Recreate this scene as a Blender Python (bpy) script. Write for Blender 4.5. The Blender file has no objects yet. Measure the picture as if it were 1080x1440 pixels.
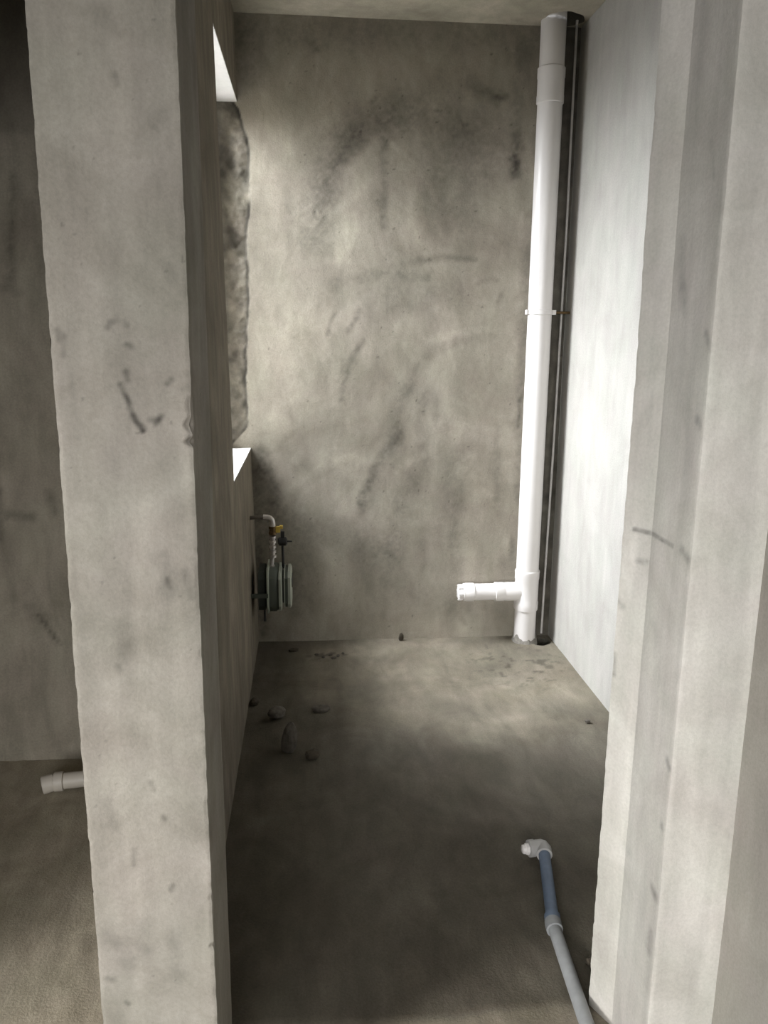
import bpy, bmesh, math, random
import numpy as np
from mathutils import Vector, Matrix

random.seed(7)
rng = np.random.default_rng(7)
scene = bpy.context.scene
COL = scene.collection

# ------------------------------------------------------------------ camera
FOCAL_PX = 1145.3
PITCH, YAW, ROLL = math.radians(12.30), math.radians(5.247), math.radians(0.529)
CAM_H = 1.4865
cam_data = bpy.data.cameras.new('camera')
cam = bpy.data.objects.new('camera', cam_data)
COL.objects.link(cam)
fwd = Vector((math.sin(YAW) * math.cos(PITCH), math.cos(YAW) * math.cos(PITCH), -math.sin(PITCH)))
r0 = Vector((math.cos(YAW), -math.sin(YAW), 0))
u0 = r0.cross(fwd)
rgt = r0 * math.cos(ROLL) + u0 * math.sin(ROLL)
upv = u0 * math.cos(ROLL) - r0 * math.sin(ROLL)
cam.matrix_world = Matrix(((rgt.x, upv.x, -fwd.x, 0), (rgt.y, upv.y, -fwd.y, 0), (rgt.z, upv.z, -fwd.z, CAM_H), (0, 0, 0, 1)))
cam_data.sensor_fit = 'VERTICAL'
cam_data.sensor_height = 36.0
cam_data.lens = 36.0 * FOCAL_PX / 1440.0
cam_data.clip_start = 0.02
cam_data.clip_end = 100
scene.camera = cam

# ------------------------------------------------------------------ world, daylight, exposure
world = bpy.data.worlds.new('overcast_sky')
scene.world = world
world.use_nodes = True
wn = world.node_tree
wn.nodes['Background'].inputs[0].default_value = (0.96, 0.985, 1.01, 1)
wn.nodes['Background'].inputs[1].default_value = 4.2

def area(name, loc, target, sx, sy, power, color=(1, 1, 1), spread=180):
    d = bpy.data.lights.new(name, 'AREA')
    d.shape = 'RECTANGLE'
    d.size, d.size_y = sx, sy
    d.energy = power
    d.color = color
    d.spread = math.radians(spread)
    o = bpy.data.objects.new(name, d)
    COL.objects.link(o)
    o.location = loc
    o.rotation_euler = (Vector(target) - Vector(loc)).to_track_quat('-Z', 'Y').to_euler()
    return o

def portal(name, loc, target, sx, sy):
    o = area(name, loc, target, sx, sy, 1)
    o.data.cycles.is_portal = True

# daylight falling into the light well and through the kitchen window
area('daylight_kitchen_window', (-1.38, 3.52, 2.45), (0.95, 3.40, 0.45), 0.8, 1.1, 76, (0.95, 0.985, 1.03), 100)
# daylight through the living-room window behind the camera, plus an added side light
area('daylight_balcony_window', (-0.95, -3.1, 1.50), (0.9, 1.3, -0.25), 1.6, 1.8, 37, (1.0, 0.985, 0.965), 80)
area('added_side_light', (-3.2, -0.40, 2.0), (0.35, 1.55, 0.0), 0.7, 0.8, 13, (1.0, 0.985, 0.965), 46)  # unseen lamp added to light the floor patch by the doorway
portal('portal_kitchen_window', (-0.51, 3.38, 1.71), (1, 3.38, 1.71), 0.9, 1.5)
portal('portal_balcony_window', (-0.95, -3.36, 1.45), (-0.95, 0, 1.45), 1.6, 1.9)
portal('portal_added_side_opening', (-3.46, -0.55, 1.55), (0, -0.55, 1.55), 1.1, 1.7)

vs = scene.view_settings
vs.view_transform = 'Standard'
vs.look = 'None'
vs.exposure = 0.0
vs.gamma = 1.0
vs.use_curve_mapping = False
scene.cycles.max_bounces = 10
scene.cycles.diffuse_bounces = 6

# ------------------------------------------------------------------ helpers
def hash3(i, j, k, s):
    n = (i * 374761393 + j * 668265263 + k * 2147483647 + s * 1274126177) & 0xFFFFFFFF
    n = ((n ^ (n >> 13)) * 1274126177) & 0xFFFFFFFF
    n = (n ^ (n >> 16)) & 0xFFFFFFFF
    return n / 4294967295.0

def vnoise(P, seed=0):
    P = np.asarray(P, float)
    I = np.floor(P).astype(np.int64)
    F = P - I
    F = F * F * (3 - 2 * F)
    out = np.zeros(len(P))
    for a in (0, 1):
        wa = F[:, 0] if a else 1 - F[:, 0]
        for b in (0, 1):
            wb = F[:, 1] if b else 1 - F[:, 1]
            for c in (0, 1):
                wc = F[:, 2] if c else 1 - F[:, 2]
                out += wa * wb * wc * hash3(I[:, 0] + a, I[:, 1] + b, I[:, 2] + c, seed)
    return out * 2 - 1

def fbm(P, freq, octaves=4, seed=0):
    P = np.asarray(P, float) * freq
    s = np.zeros(len(P)); amp = 1; tot = 0
    for o in range(octaves):
        s += amp * vnoise(P * (2 ** o) + 17.3 * o, seed + o)
        tot += amp; amp *= 0.5
    return s / tot

def smooth(t):
    t = np.clip(t, 0, 1)
    return t * t * (3 - 2 * t)

def poly_dist(U, pts):
    d = np.full(len(U), 1e9)
    pts = np.asarray(pts, float)
    for a, b in zip(pts[:-1], pts[1:]):
        ab = b - a
        t = np.clip(((U - a) @ ab) / (ab @ ab + 1e-12), 0, 1)
        d = np.minimum(d, np.linalg.norm(U - (a + t[:, None] * ab), axis=1))
    return d

def marks_tone(U, P, marks, seed=0, soft=False):
    """multiplier for the plaster colour left by trowel strokes, smears, chips and a little painted shade"""
    tone = np.ones(len(U))
    w1 = fbm(P, 30, 3, seed + 40); w2 = fbm(P, 30, 3, seed + 50); br = fbm(P, 70, 2, seed + 60)
    big1 = fbm(P, 6, 3, seed + 70)
    for pts, w, a in marks:
        if soft:
            a, w = (a * 0.62, w * 1.35) if w < 0.02 else (a * 1.35, w * 1.1)
        k = min(w * 0.5, 0.02)
        V = U + np.stack([w1, w2], 1) * k
        d = poly_dist(V, pts)
        m = smooth(1 - d / (w * 1.45))
        m = m * np.clip(1 + 0.7 * br + (0.6 * big1 if w > 0.03 else 0), 0, 1.6)
        tone *= np.clip(1 - a * m, 0.2, 1.6)
    return tone

def set_tone(me, tone):
    at = me.attributes.new('tone', 'FLOAT', 'POINT')
    at.data.foreach_set('value', np.asarray(tone, np.float32))

def link(name, me, mat, parent=None):
    o = bpy.data.objects.new(name, me)
    COL.objects.link(o)
    if mat:
        me.materials.append(mat)
    if parent:
        o.parent = parent
    return o

def structure(o, label, cat):
    o['kind'] = 'structure'; o['label'] = label; o['category'] = cat
    return o

def tag(o, label, cat, group=None):
    o['label'] = label; o['category'] = cat
    if group:
        o['group'] = group
    return o

def prism_geo(pts, z0, z1, res, V, Fc, caps=True, zres=None):
    """vertical prism over a counter-clockwise plan outline, every side gridded"""
    n = len(pts)
    if not isinstance(res, (list, tuple)):
        res = [res] * n
    for i in range(n):
        a = np.array(pts[i], float); b = np.array(pts[(i + 1) % n], float)
        r = res[i]
        nu = max(1, int(round(np.linalg.norm(b - a) / r))); nv = max(1, int(round((z1 - z0) / (zres or r))))
        base = len(V)
        for v in range(nv + 1):
            z = z0 + (z1 - z0) * v / nv
            for u in range(nu + 1):
                q = a + (b - a) * u / nu
                V.append((q[0], q[1], z))
        for v in range(nv):
            for u in range(nu):
                k = base + v * (nu + 1) + u
                Fc.append((k, k + 1, k + nu + 2, k + nu + 1))
    if caps:
        b = len(V)
        V.extend([(p[0], p[1], z0) for p in pts]); Fc.append(tuple(range(b + n - 1, b - 1, -1)))
        b = len(V)
        V.extend([(p[0], p[1], z1) for p in pts]); Fc.append(tuple(range(b, b + n)))

def finish_wall(name, V, Fc, mat, amp=0.0025, disp=None, tonef=None, parent=None, fine=0.0006):
    P = np.array(V, float)
    me_tone = tonef(P) if tonef else np.ones(len(P))
    D = np.stack([fbm(P, 2.2, 3, 1), fbm(P, 2.2, 3, 2), fbm(P, 2.2, 3, 3)], 1) * amp
    D += np.stack([fbm(P, 38, 2, 4), fbm(P, 38, 2, 5), fbm(P, 38, 2, 6)], 1) * fine
    D[:, 2] *= 0.3
    if disp:
        D = D + disp(P)
    me = bpy.data.meshes.new(name)
    me.from_pydata((P + D).tolist(), [], Fc)
    me.polygons.foreach_set('use_smooth', [True] * len(me.polygons))
    set_tone(me, me_tone)
    me.update()
    return link(name, me, mat, parent)

def wall(name, pts, z0, z1, res, mat, **kw):
    V, Fc = [], []
    prism_geo(pts, z0, z1, res, V, Fc)
    return finish_wall(name, V, Fc, mat, **kw)

def rect(x0, y0, x1, y1):
    return [(x0, y0), (x1, y0), (x1, y1), (x0, y1)]      # sides: front(-y), right(+x), back(+y), left(-x)

# ---- small-object mesh helpers (bmesh)
def bm_obj(name, bm, mat, parent=None, smooth_=True, bevel=0.0, seg=2):
    if bevel:
        es = [e for e in bm.edges if len(e.link_faces) == 2 and e.calc_face_angle(0) > 0.6]
        bmesh.ops.bevel(bm, geom=es, offset=bevel, segments=seg, profile=0.7, affect='EDGES', clamp_overlap=True)
    bmesh.ops.recalc_face_normals(bm, faces=bm.faces[:])
    me = bpy.data.meshes.new(name)
    bm.to_mesh(me); bm.free()
    if smooth_:
        me.polygons.foreach_set('use_smooth', [True] * len(me.polygons))
        try:
            me.set_sharp_from_angle(angle=math.radians(38))
        except Exception:
            pass
    return link(name, me, mat, parent)

def add_box(bm, lo, hi):
    vs_ = [bm.verts.new((x, y, z)) for x in (lo[0], hi[0]) for y in (lo[1], hi[1]) for z in (lo[2], hi[2])]
    for f in ((0, 1, 3, 2), (4, 6, 7, 5), (0, 4, 5, 1), (2, 3, 7, 6), (0, 2, 6, 4), (1, 5, 7, 3)):
        bm.faces.new([vs_[i] for i in f])

def add_lathe(bm, a, b, prof, n=32):
    """profile [(t along a->b in metres, radius)] swept round the axis a->b, ends closed"""
    a = Vector(a); b = Vector(b); ax = (b - a).normalized()
    s = ax.orthogonal().normalized(); t = ax.cross(s)
    rings = []
    for d, r in prof:
        c = a + ax * d
        rings.append([bm.verts.new(c + (s * math.cos(2 * math.pi * k / n) + t * math.sin(2 * math.pi * k / n)) * r) for k in range(n)])
    for r1, r2 in zip(rings[:-1], rings[1:]):
        for k in range(n):
            bm.faces.new((r1[k], r1[(k + 1) % n], r2[(k + 1) % n], r2[k]))
    bm.faces.new(rings[0][::-1]); bm.faces.new(rings[-1])

def add_tube(bm, path, r, n=20):
    path = [Vector(p) for p in path]
    rings = []; s = None
    for i, p in enumerate(path):
        if i == 0: d = path[1] - p
        elif i == len(path) - 1: d = p - path[i - 1]
        else: d = (path[i + 1] - p).normalized() + (p - path[i - 1]).normalized()
        d.normalize()
        s = d.orthogonal().normalized() if s is None else (s - d * s.dot(d)).normalized()
        t = d.cross(s)
        rr = r[i] if isinstance(r, (list, tuple)) else r
        rings.append([bm.verts.new(p + (s * math.cos(2 * math.pi * k / n) + t * math.sin(2 * math.pi * k / n)) * rr) for k in range(n)])
    for r1, r2 in zip(rings[:-1], rings[1:]):
        for k in range(n):
            bm.faces.new((r1[k], r1[(k + 1) % n], r2[(k + 1) % n], r2[k]))
    bm.faces.new(rings[0][::-1]); bm.faces.new(rings[-1])

def arc(c, a0, a1, rad, e1, e2, n=8):
    c = Vector(c); e1 = Vector(e1); e2 = Vector(e2)
    return [c + (e1 * math.cos(a0 + (a1 - a0) * i / n) + e2 * math.sin(a0 + (a1 - a0) * i / n)) * rad for i in range(n + 1)]

# ------------------------------------------------------------------ materials
def cement(name, light, dark, scale=2.6, grain=0.10, streak=(1, 1, 0.25), bump=0.25, contrast=(0.3, 0.72), rough=0.92, streak_amt=0.18, coarse=0.0):
    m = bpy.data.materials.new(name); m.use_nodes = True
    nt = m.node_tree; N = nt.nodes; L = nt.links
    b = N['Principled BSDF']; b.inputs['Roughness'].default_value = rough
    b.inputs['Specular IOR Level'].default_value = 0.25
    tc = N.new('ShaderNodeTexCoord')
    def noise(sc, det, dist=0.0, vec=None, ro=0.6):
        n = N.new('ShaderNodeTexNoise'); n.inputs['Scale'].default_value = sc; n.inputs['Detail'].default_value = det
        n.inputs['Distortion'].default_value = dist; n.inputs['Roughness'].default_value = ro
        L.new(vec or tc.outputs['Object'], n.inputs['Vector']); return n.outputs['Fac']
    def ramp(fac, p0, c0, p1, c1):
        r = N.new('ShaderNodeValToRGB'); e = r.color_ramp.elements
        e[0].position = p0; e[0].color = (*c0, 1); e[1].position = p1; e[1].color = (*c1, 1)
        L.new(fac, r.inputs['Fac']); return r.outputs['Color']
    def mult(a, c, fac=1.0):
        x = N.new('ShaderNodeMix'); x.data_type = 'RGBA'; x.blend_type = 'MULTIPLY'; x.inputs[0].default_value = fac
        L.new(a, x.inputs[6]); L.new(c, x.inputs[7]); return x.outputs[2]
    g = lambda v: (v, v, v)
    col = ramp(noise(scale, 7, 0.7), contrast[0], dark, contrast[1], light)
    mp = N.new('ShaderNodeMapping'); mp.inputs['Scale'].default_value = streak
    L.new(tc.outputs['Object'], mp.inputs['Vector'])
    st = noise(14, 5, 0.4, mp.outputs['Vector'])
    col = mult(col, ramp(st, 0.3, g(1 - streak_amt), 0.7, g(1 + streak_amt * 0.5)))
    fine = noise(160, 4, 0, ro=0.7)
    col = mult(col, ramp(fine, 0.3, g(1 - grain), 0.7, g(1 + grain)))
    tint = N.new('ShaderNodeMix'); tint.data_type = 'RGBA'; tint.blend_type = 'MULTIPLY'; tint.inputs[0].default_value = 1
    L.new(col, tint.inputs[6]); L.new(ramp(noise(5.5, 3, 0.3), 0.35, (0.985, 1.0, 0.98), 0.65, (1.012, 0.995, 1.0)), tint.inputs[7])
    at = N.new('ShaderNodeAttribute'); at.attribute_name = 'tone'
    cmb = N.new('ShaderNodeCombineColor')
    for i in range(3): L.new(at.outputs['Fac'], cmb.inputs[i])
    fin = mult(tint.outputs[2], cmb.outputs[0])
    L.new(fin, b.inputs['Base Color'])
    add = N.new('ShaderNodeMath'); add.operation = 'MULTIPLY_ADD'; add.inputs[1].default_value = 1.2
    L.new(st, add.inputs[0]); L.new(fine, add.inputs[2])
    h = add.outputs[0]
    if coarse:
        a2 = N.new('ShaderNodeMath'); a2.operation = 'MULTIPLY_ADD'; a2.inputs[1].default_value = coarse
        L.new(noise(45, 4, 0.6, mp.outputs['Vector']), a2.inputs[0]); L.new(h, a2.inputs[2]); h = a2.outputs[0]
    bp = N.new('ShaderNodeBump'); bp.inputs['Strength'].default_value = bump; bp.inputs['Distance'].default_value = 0.004
    L.new(h, bp.inputs['Height']); L.new(bp.outputs['Normal'], b.inputs['Normal'])
    return m

def simple(name, col, rough=0.5, metal=0.0, var=0.08, scale=30, bump=0.0, spec=0.5):
    m = bpy.data.materials.new(name); m.use_nodes = True
    nt = m.node_tree; N = nt.nodes; L = nt.links; b = N['Principled BSDF']
    b.inputs['Roughness'].default_value = rough; b.inputs['Metallic'].default_value = metal
    b.inputs['Specular IOR Level'].default_value = spec
    tc = N.new('ShaderNodeTexCoord'); n = N.new('ShaderNodeTexNoise'); n.inputs['Scale'].default_value = scale; n.inputs['Detail'].default_value = 5
    L.new(tc.outputs['Object'], n.inputs['Vector'])
    r = N.new('ShaderNodeValToRGB'); e = r.color_ramp.elements
    e[0].position = 0.3; e[1].position = 0.7
    e[0].color = (*[c * (1 - var) for c in col], 1); e[1].color = (*[min(1, c * (1 + var * 0.6)) for c in col], 1)
    L.new(n.outputs['Fac'], r.inputs['Fac']); L.new(r.outputs['Color'], b.inputs['Base Color'])
    if bump:
        bp = N.new('ShaderNodeBump'); bp.inputs['Strength'].default_value = bump; bp.inputs['Distance'].default_value = 0.003
        L.new(n.outputs['Fac'], bp.inputs['Height']); L.new(bp.outputs['Normal'], b.inputs['Normal'])
    return m

M_BACK = cement('trowelled_cement_render', (0.405, 0.372, 0.312), (0.25, 0.226, 0.183), 2.4, grain=0.11, bump=0.3, streak_amt=0.18, streak=(1, 1, 0.4))
M_WALL = cement('grey_cement_render', (0.33, 0.30, 0.244), (0.215, 0.191, 0.152), 2.8, grain=0.13, streak_amt=0.22)
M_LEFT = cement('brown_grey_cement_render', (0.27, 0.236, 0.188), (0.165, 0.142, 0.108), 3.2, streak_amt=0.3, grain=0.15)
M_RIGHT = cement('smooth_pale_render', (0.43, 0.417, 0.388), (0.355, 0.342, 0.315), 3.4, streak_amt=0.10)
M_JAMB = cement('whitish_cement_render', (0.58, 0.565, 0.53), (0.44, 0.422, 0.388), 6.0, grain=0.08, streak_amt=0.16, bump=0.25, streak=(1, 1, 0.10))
M_HALL = cement('grey_hall_render', (0.31, 0.293, 0.265), (0.23, 0.215, 0.19), 3.4, streak_amt=0.14)
M_PILLAR = cement('pale_cement_render', (0.33, 0.309, 0.274), (0.225, 0.208, 0.178), 6.0, grain=0.09, streak_amt=0.16, bump=0.3, streak=(1, 1, 0.14))
M_FLOOR = cement('floor_screed', (0.245, 0.219, 0.174), (0.15, 0.131, 0.098), 3.0, grain=0.16, streak=(1, 0.35, 1), bump=0.5, streak_amt=0.22, coarse=0.9)
M_CEIL = cement('ceiling_plaster', (0.52, 0.475, 0.38), (0.36, 0.33, 0.26), 3.0, streak=(1, 1, 1))
M_ROUGH = cement('rough_mortar', (0.36, 0.34, 0.29), (0.20, 0.18, 0.15), 12, grain=0.2, bump=0.7)
M_PVC = simple('white_pvc', (0.71, 0.685, 0.67), 0.36, var=0.03, scale=6)
M_PVC_OLD = simple('dusty_white_pvc', (0.52, 0.48, 0.42), 0.5, var=0.1, scale=14)
M_SMEAR = simple('dried_cement_smear', (0.22, 0.205, 0.18), 0.95, var=0.3, scale=90, bump=0.6)
M_BLUE = simple('blue_grey_pipe_plastic', (0.11, 0.15, 0.22), 0.5, var=0.14, scale=40)
M_GREYPIPE = simple('dusty_grey_pipe_plastic', (0.25, 0.26, 0.265), 0.55, var=0.14, scale=40)
M_FITTING = simple('light_grey_fitting', (0.36, 0.355, 0.345), 0.4, var=0.08, scale=40)
M_STEEL = simple('galvanised_steel', (0.55, 0.52, 0.5), 0.38, 0.8, var=0.15, scale=60)
M_METER = simple('green_grey_enamel_lit', (0.36, 0.385, 0.325), 0.45, var=0.06, scale=20)  # lighter copy of the enamel, paints light onto the meter edges
M_METER_DARK = simple('green_grey_enamel_deep_shade', (0.035, 0.045, 0.04), 0.5, var=0.1, scale=20)  # near-black copy of the enamel, paints in the shade behind the case
M_METER_MID = simple('green_grey_enamel_shaded', (0.085, 0.10, 0.082), 0.5, var=0.1, scale=20)  # darker copy of the enamel, paints shade onto the front faces
M_DARKPIPE = simple('painted_steel_pipe', (0.12, 0.105, 0.085), 0.5, 0.3, var=0.2, scale=50)
M_BRASS = simple('dark_brass', (0.12, 0.075, 0.03), 0.45, 0.6, var=0.2, scale=60)
M_YELLOW = simple('yellow_plastic', (0.55, 0.38, 0.06), 0.45, var=0.06)
M_BLACK = simple('black_plastic', (0.012, 0.012, 0.012), 0.5, var=0.1)
M_STONE = simple('cement_rubble', (0.10, 0.088, 0.072), 0.95, var=0.3, scale=60, bump=0.6)
M_STONE_B = simple('brown_rubble', (0.055, 0.044, 0.03), 0.95, var=0.3, scale=60, bump=0.6)
M_FRAME = simple('white_window_frame', (0.8, 0.8, 0.8), 0.4, var=0.02)
M_REVEAL = cement('white_window_lining', (0.74, 0.72, 0.70), (0.66, 0.64, 0.61), 5, grain=0.04, streak=(1, 1, 1), bump=0.1, streak_amt=0.05)
M_STRIP = simple('pale_plastic_trim', (0.62, 0.60, 0.58), 0.5, var=0.1, scale=25)

BACK_MARKS = [
    ([(0.021, 1.918), (0.07, 2.128), (0.149, 2.291), (0.273, 2.381), (0.398, 2.414)], 0.1008, 0.22),
    ([(0.054, 2.009), (0.117, 2.203), (0.211, 2.321)], 0.0539, 0.15),
    ([(0.397, 2.457), (0.586, 2.419), (0.778, 2.352), (0.847, 2.236)], 0.1177, 0.16),
    ([(0.653, 2.275), (0.689, 2.143), (0.661, 1.991)], 0.1244, 0.14),
    ([(0.527, 2.213), (0.594, 2.081)], 0.0892, 0.1),
    ([(0.339, 2.311), (0.337, 2.164), (0.333, 1.954)], 0.024, 0.22),
    ([(0.374, 2.303), (0.463, 2.232), (0.528, 2.154), (0.569, 2.065)], 0.0103, -0.16),
    ([(0.374, 2.303), (0.447, 2.249)], 0.0103, -0.1),
    ([(0.305, 2.31), (0.227, 2.243), (0.174, 2.189)], 0.0206, -0.12),
    ([(0.724, 2.553), (0.804, 2.513), (0.852, 2.506)], 0.0317, 0.22),
    ([(0.836, 2.511), (0.855, 2.503), (0.874, 2.515)], 0.0106, 0.5),
    ([(0.675, 2.402), (0.688, 2.388), (0.707, 2.397)], 0.007, 0.5),
    ([(0.282, 2.473), (0.297, 2.485)], 0.0104, 0.55),
    ([(0.563, 2.447), (0.585, 2.445)], 0.007, 0.4),
    ([(0.939, 2.702), (0.927, 2.473), (0.935, 2.209)], 0.036, 0.15),
    ([(0.926, 2.357), (0.933, 2.194)], 0.0176, 0.4),
    ([(0.917, 2.253), (0.92, 2.193)], 0.0245, 0.3),
    ([(1.003, 2.029), (0.999, 1.395), (1.006, 0.713)], 0.0279, 0.16),
    ([(0.503, 1.816), (0.616, 1.834), (0.757, 1.824)], 0.0135, 0.42),
    ([(0.276, 1.754), (0.389, 1.796), (0.535, 1.817)], 0.0168, 0.18),
    ([(0.115, 1.705), (0.212, 1.731), (0.374, 1.752), (0.537, 1.733)], 0.0190, 0.24),
    ([(0.148, 1.675), (0.407, 1.709), (0.669, 1.688)], 0.1004, 0.1),
    ([(0.31, 1.582), (0.539, 1.617)], 0.1005, 0.06),
    ([(0.115, 1.571), (0.095, 1.542), (0.082, 1.485)], 0.01, 0.5),
    ([(0.229, 1.588), (0.206, 1.543), (0.18, 1.499)], 0.0134, 0.55),
    ([(0.082, 1.485), (0.056, 1.44)], 0.01, 0.2),
    ([(0.245, 1.454), (0.206, 1.396), (0.173, 1.325), (0.153, 1.243), (0.143, 1.187)], 0.0134, 0.5),
    ([(0.16, 1.364), (0.14, 1.292), (0.13, 1.273)], 0.01, 0.35),
    ([(0.867, 1.732), (0.833, 1.741), (0.774, 1.721)], 0.0103, 0.3),
    ([(0.886, 1.669), (0.87, 1.637)], 0.0103, 0.35),
    ([(-0.06, 1.758), (0.116, 1.782), (0.276, 1.785)], 0.0134, 0.08),
    ([(0.842, 1.492), (0.709, 1.465), (0.576, 1.425), (0.495, 1.327), (0.464, 1.195)], 0.0308, 0.1),
    ([(0.875, 1.518), (0.675, 1.49), (0.542, 1.457)], 0.0206, -0.1),
    ([(0.446, 1.244), (0.414, 1.128), (0.402, 0.994)], 0.0404, 0.16),
    ([(0.547, 1.228), (0.523, 1.095), (0.535, 0.976)], 0.0304, 0.14),
    ([(0.581, 1.195), (0.636, 1.061)], 0.0406, 0.12),
    ([(0.397, 1.161), (0.48, 1.195), (0.55, 1.061)], 0.0101, -0.12),
    ([(0.415, 1.028), (0.349, 0.926), (0.282, 0.789), (0.248, 0.65)], 0.0338, 0.2),
    ([(0.315, 0.892), (0.254, 0.755), (0.234, 0.668)], 0.0203, 0.18),
    ([(0.554, 0.891), (0.487, 0.788), (0.42, 0.684)], 0.041, 0.12),
    ([(0.519, 0.925), (0.417, 0.857), (0.367, 0.754)], 0.0238, -0.12),
    ([(0.213, 0.927), (0.079, 0.893), (-0.023, 0.826), (-0.124, 0.758)], 0.027, -0.1),
    ([(0.146, 0.876), (0.011, 0.819), (-0.074, 0.723)], 0.0169, 0.08),
    ([(0.42, 0.648), (0.388, 0.435)], 0.0481, 0.14),
    ([(0.691, 0.925), (0.698, 0.646), (0.691, 0.395)], 0.0686, 0.12),
    ([(0.893, 1.061), (0.9, 0.714)], 0.0207, 0.12),
    ([(0.696, 0.751), (0.696, 0.467)], 0.0173, 0.14),
    ([(-0.025, 0.583), (0.179, 0.51), (0.353, 0.472)], 0.0892, 0.14),
    ([(-0.126, 0.654), (-0.062, 0.407), (-0.065, 0.19)], 0.0957, 0.16),
    ([(0.284, 0.401), (0.425, 0.253)], 0.1044, 0.1),
    ([(-0.231, 0.928), (-0.174, 0.758), (-0.189, 0.515)], 0.0473, 0.3),
    ([(-0.255, 0.861), (-0.247, 0.374), (-0.233, 0.047)], 0.0339, 0.3),
    ([(0.987, 0.499), (0.987, 0.408)], 0.0142, 0.4),
    ([(0.991, 1.196), (0.994, 1.061)], 0.007, 0.5),
    ([(0.568, 0.213), (0.93, 0.131)], 0.0782, 0.1),
    ([(0.743, 0.098), (0.769, 0.075)], 0.0108, 0.3),
    ([(-0.289, 2.771), (-0.091, 2.733), (0.21, 2.731), (0.578, 2.759), (1.015, 2.761)], 0.0918, 0.16),  # this and the next: stain with lintel shade painted in
    ([(-0.285, 2.685), (-0.244, 2.576)], 0.0842, 0.2),
    ([(0.029, 2.691), (0.044, 2.68)], 0.021, 0.2),
    ([(-0.175, 2.296), (-0.006, 2.272)], 0.1025, -0.06),
    ([(-0.115, 1.323), (-0.119, 1.062)], 0.0802, -0.1),
    ([(-0.174, 1.577), (-0.015, 1.484)], 0.1003, -0.08),
    ([(0.148, 2.011), (0.148, 1.829)], 0.0472, -0.06),
    ([(0.434, 2.077), (0.501, 1.897)], 0.034, -0.06),
    ([(-0.116, 1.259), (-0.086, 1.095)], 0.01, 0.12),
    ([(-0.093, 2.065), (-0.093, 1.825)], 0.0169, 0.1),
    ([(-0.008, 2.067), (-0.027, 1.856)], 0.0169, 0.08),
    ([(0.212, 2.012), (0.18, 1.799)], 0.0101, -0.1),
    ([(0.117, 2.04), (0.1, 1.828)], 0.0101, 0.08),
]
PILLAR_MARKS = [
    ([(-0.291, 1.408), (-0.282, 1.387), (-0.271, 1.354), (-0.261, 1.336)], 0.0055, 0.55),
    ([(-0.281, 1.428), (-0.279, 1.415)], 0.0058, 0.5),
    ([(-0.272, 1.36), (-0.268, 1.352)], 0.007, 0.45),
    ([(-0.262, 1.345), (-0.26, 1.336)], 0.0055, 0.5),
    ([(-0.249, 1.354), (-0.236, 1.354)], 0.0058, 0.45),
    ([(-0.241, 1.347), (-0.231, 1.36)], 0.0055, 0.4),
    ([(-0.218, 1.409), (-0.213, 1.414)], 0.0057, 0.5),
    ([(-0.304, 1.493), (-0.301, 1.5)], 0.0055, 0.35),
    ([(-0.296, 1.501), (-0.29, 1.504)], 0.0055, 0.3),
    ([(-0.28, 1.5), (-0.277, 1.496)], 0.0055, 0.35),
    ([(-0.278, 1.468), (-0.272, 1.464)], 0.0055, 0.35),
    ([(-0.195, 1.4), (-0.186, 1.402)], 0.0057, 0.2),
    ([(-0.211, 1.583), (-0.207, 1.562)], 0.0115, 0.16),
    ([(-0.317, 1.298), (-0.308, 1.276)], 0.0165, 0.1),
    ([(-0.19, 1.326), (-0.181, 1.315)], 0.0055, 0.35),
    ([(-0.236, 1.124), (-0.222, 1.1), (-0.229, 1.076)], 0.0215, 0.2),
    ([(-0.233, 1.094), (-0.229, 1.081)], 0.0055, 0.4),
    ([(-0.203, 1.105), (-0.198, 1.063)], 0.0095, 0.2),
    ([(-0.312, 1.01), (-0.304, 0.985), (-0.321, 0.949)], 0.0173, 0.16),
    ([(-0.32, 0.947), (-0.319, 0.94)], 0.0075, 0.2),
    ([(-0.343, 1.386), (-0.332, 1.23)], 0.0352, 0.05),
    ([(-0.344, 1.753), (-0.325, 1.656)], 0.031, 0.06),
    ([(-0.29, 1.885), (-0.274, 1.84)], 0.0121, 0.1),
    ([(-0.273, 1.845), (-0.272, 1.831)], 0.006, 0.2),
    ([(-0.297, 1.93), (-0.275, 1.904)], 0.0147, 0.12),
    ([(-0.227, 1.785), (-0.206, 1.795)], 0.0118, 0.1),
    ([(-0.222, 1.777), (-0.217, 1.774)], 0.0059, 0.15),
    ([(-0.354, 0.695), (-0.347, 0.654)], 0.0136, 0.16),
    ([(-0.314, 0.604), (-0.316, 0.576)], 0.0084, 0.2),
    ([(-0.277, 0.735), (-0.274, 0.719)], 0.0067, 0.25),
    ([(-0.26, 0.666), (-0.257, 0.661)], 0.0055, 0.3),
    ([(-0.25, 0.53), (-0.255, 0.52)], 0.0057, 0.3),
    ([(-0.359, 0.428), (-0.336, 0.382)], 0.0329, 0.16),
    ([(-0.307, 0.454), (-0.304, 0.395)], 0.0206, 0.2),
    ([(-0.259, 0.421), (-0.25, 0.346)], 0.0208, 0.16),
    ([(-0.346, 0.292), (-0.342, 0.289)], 0.0055, 0.45),
    ([(-0.376, 0.346), (-0.366, 0.342)], 0.0077, 0.3),
    ([(-0.286, 0.865), (-0.218, 0.797)], 0.0307, -0.06),
    ([(-0.274, 0.623), (-0.216, 0.549)], 0.0249, -0.06),
    ([(-0.369, 1.173), (-0.355, 1.054)], 0.0193, -0.04),
    ([(-0.37, 1.482), (-0.371, 1.451)], 0.0055, 0.3),
    ([(-0.378, 1.488), (-0.377, 1.474)], 0.0055, 0.3),
]
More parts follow.
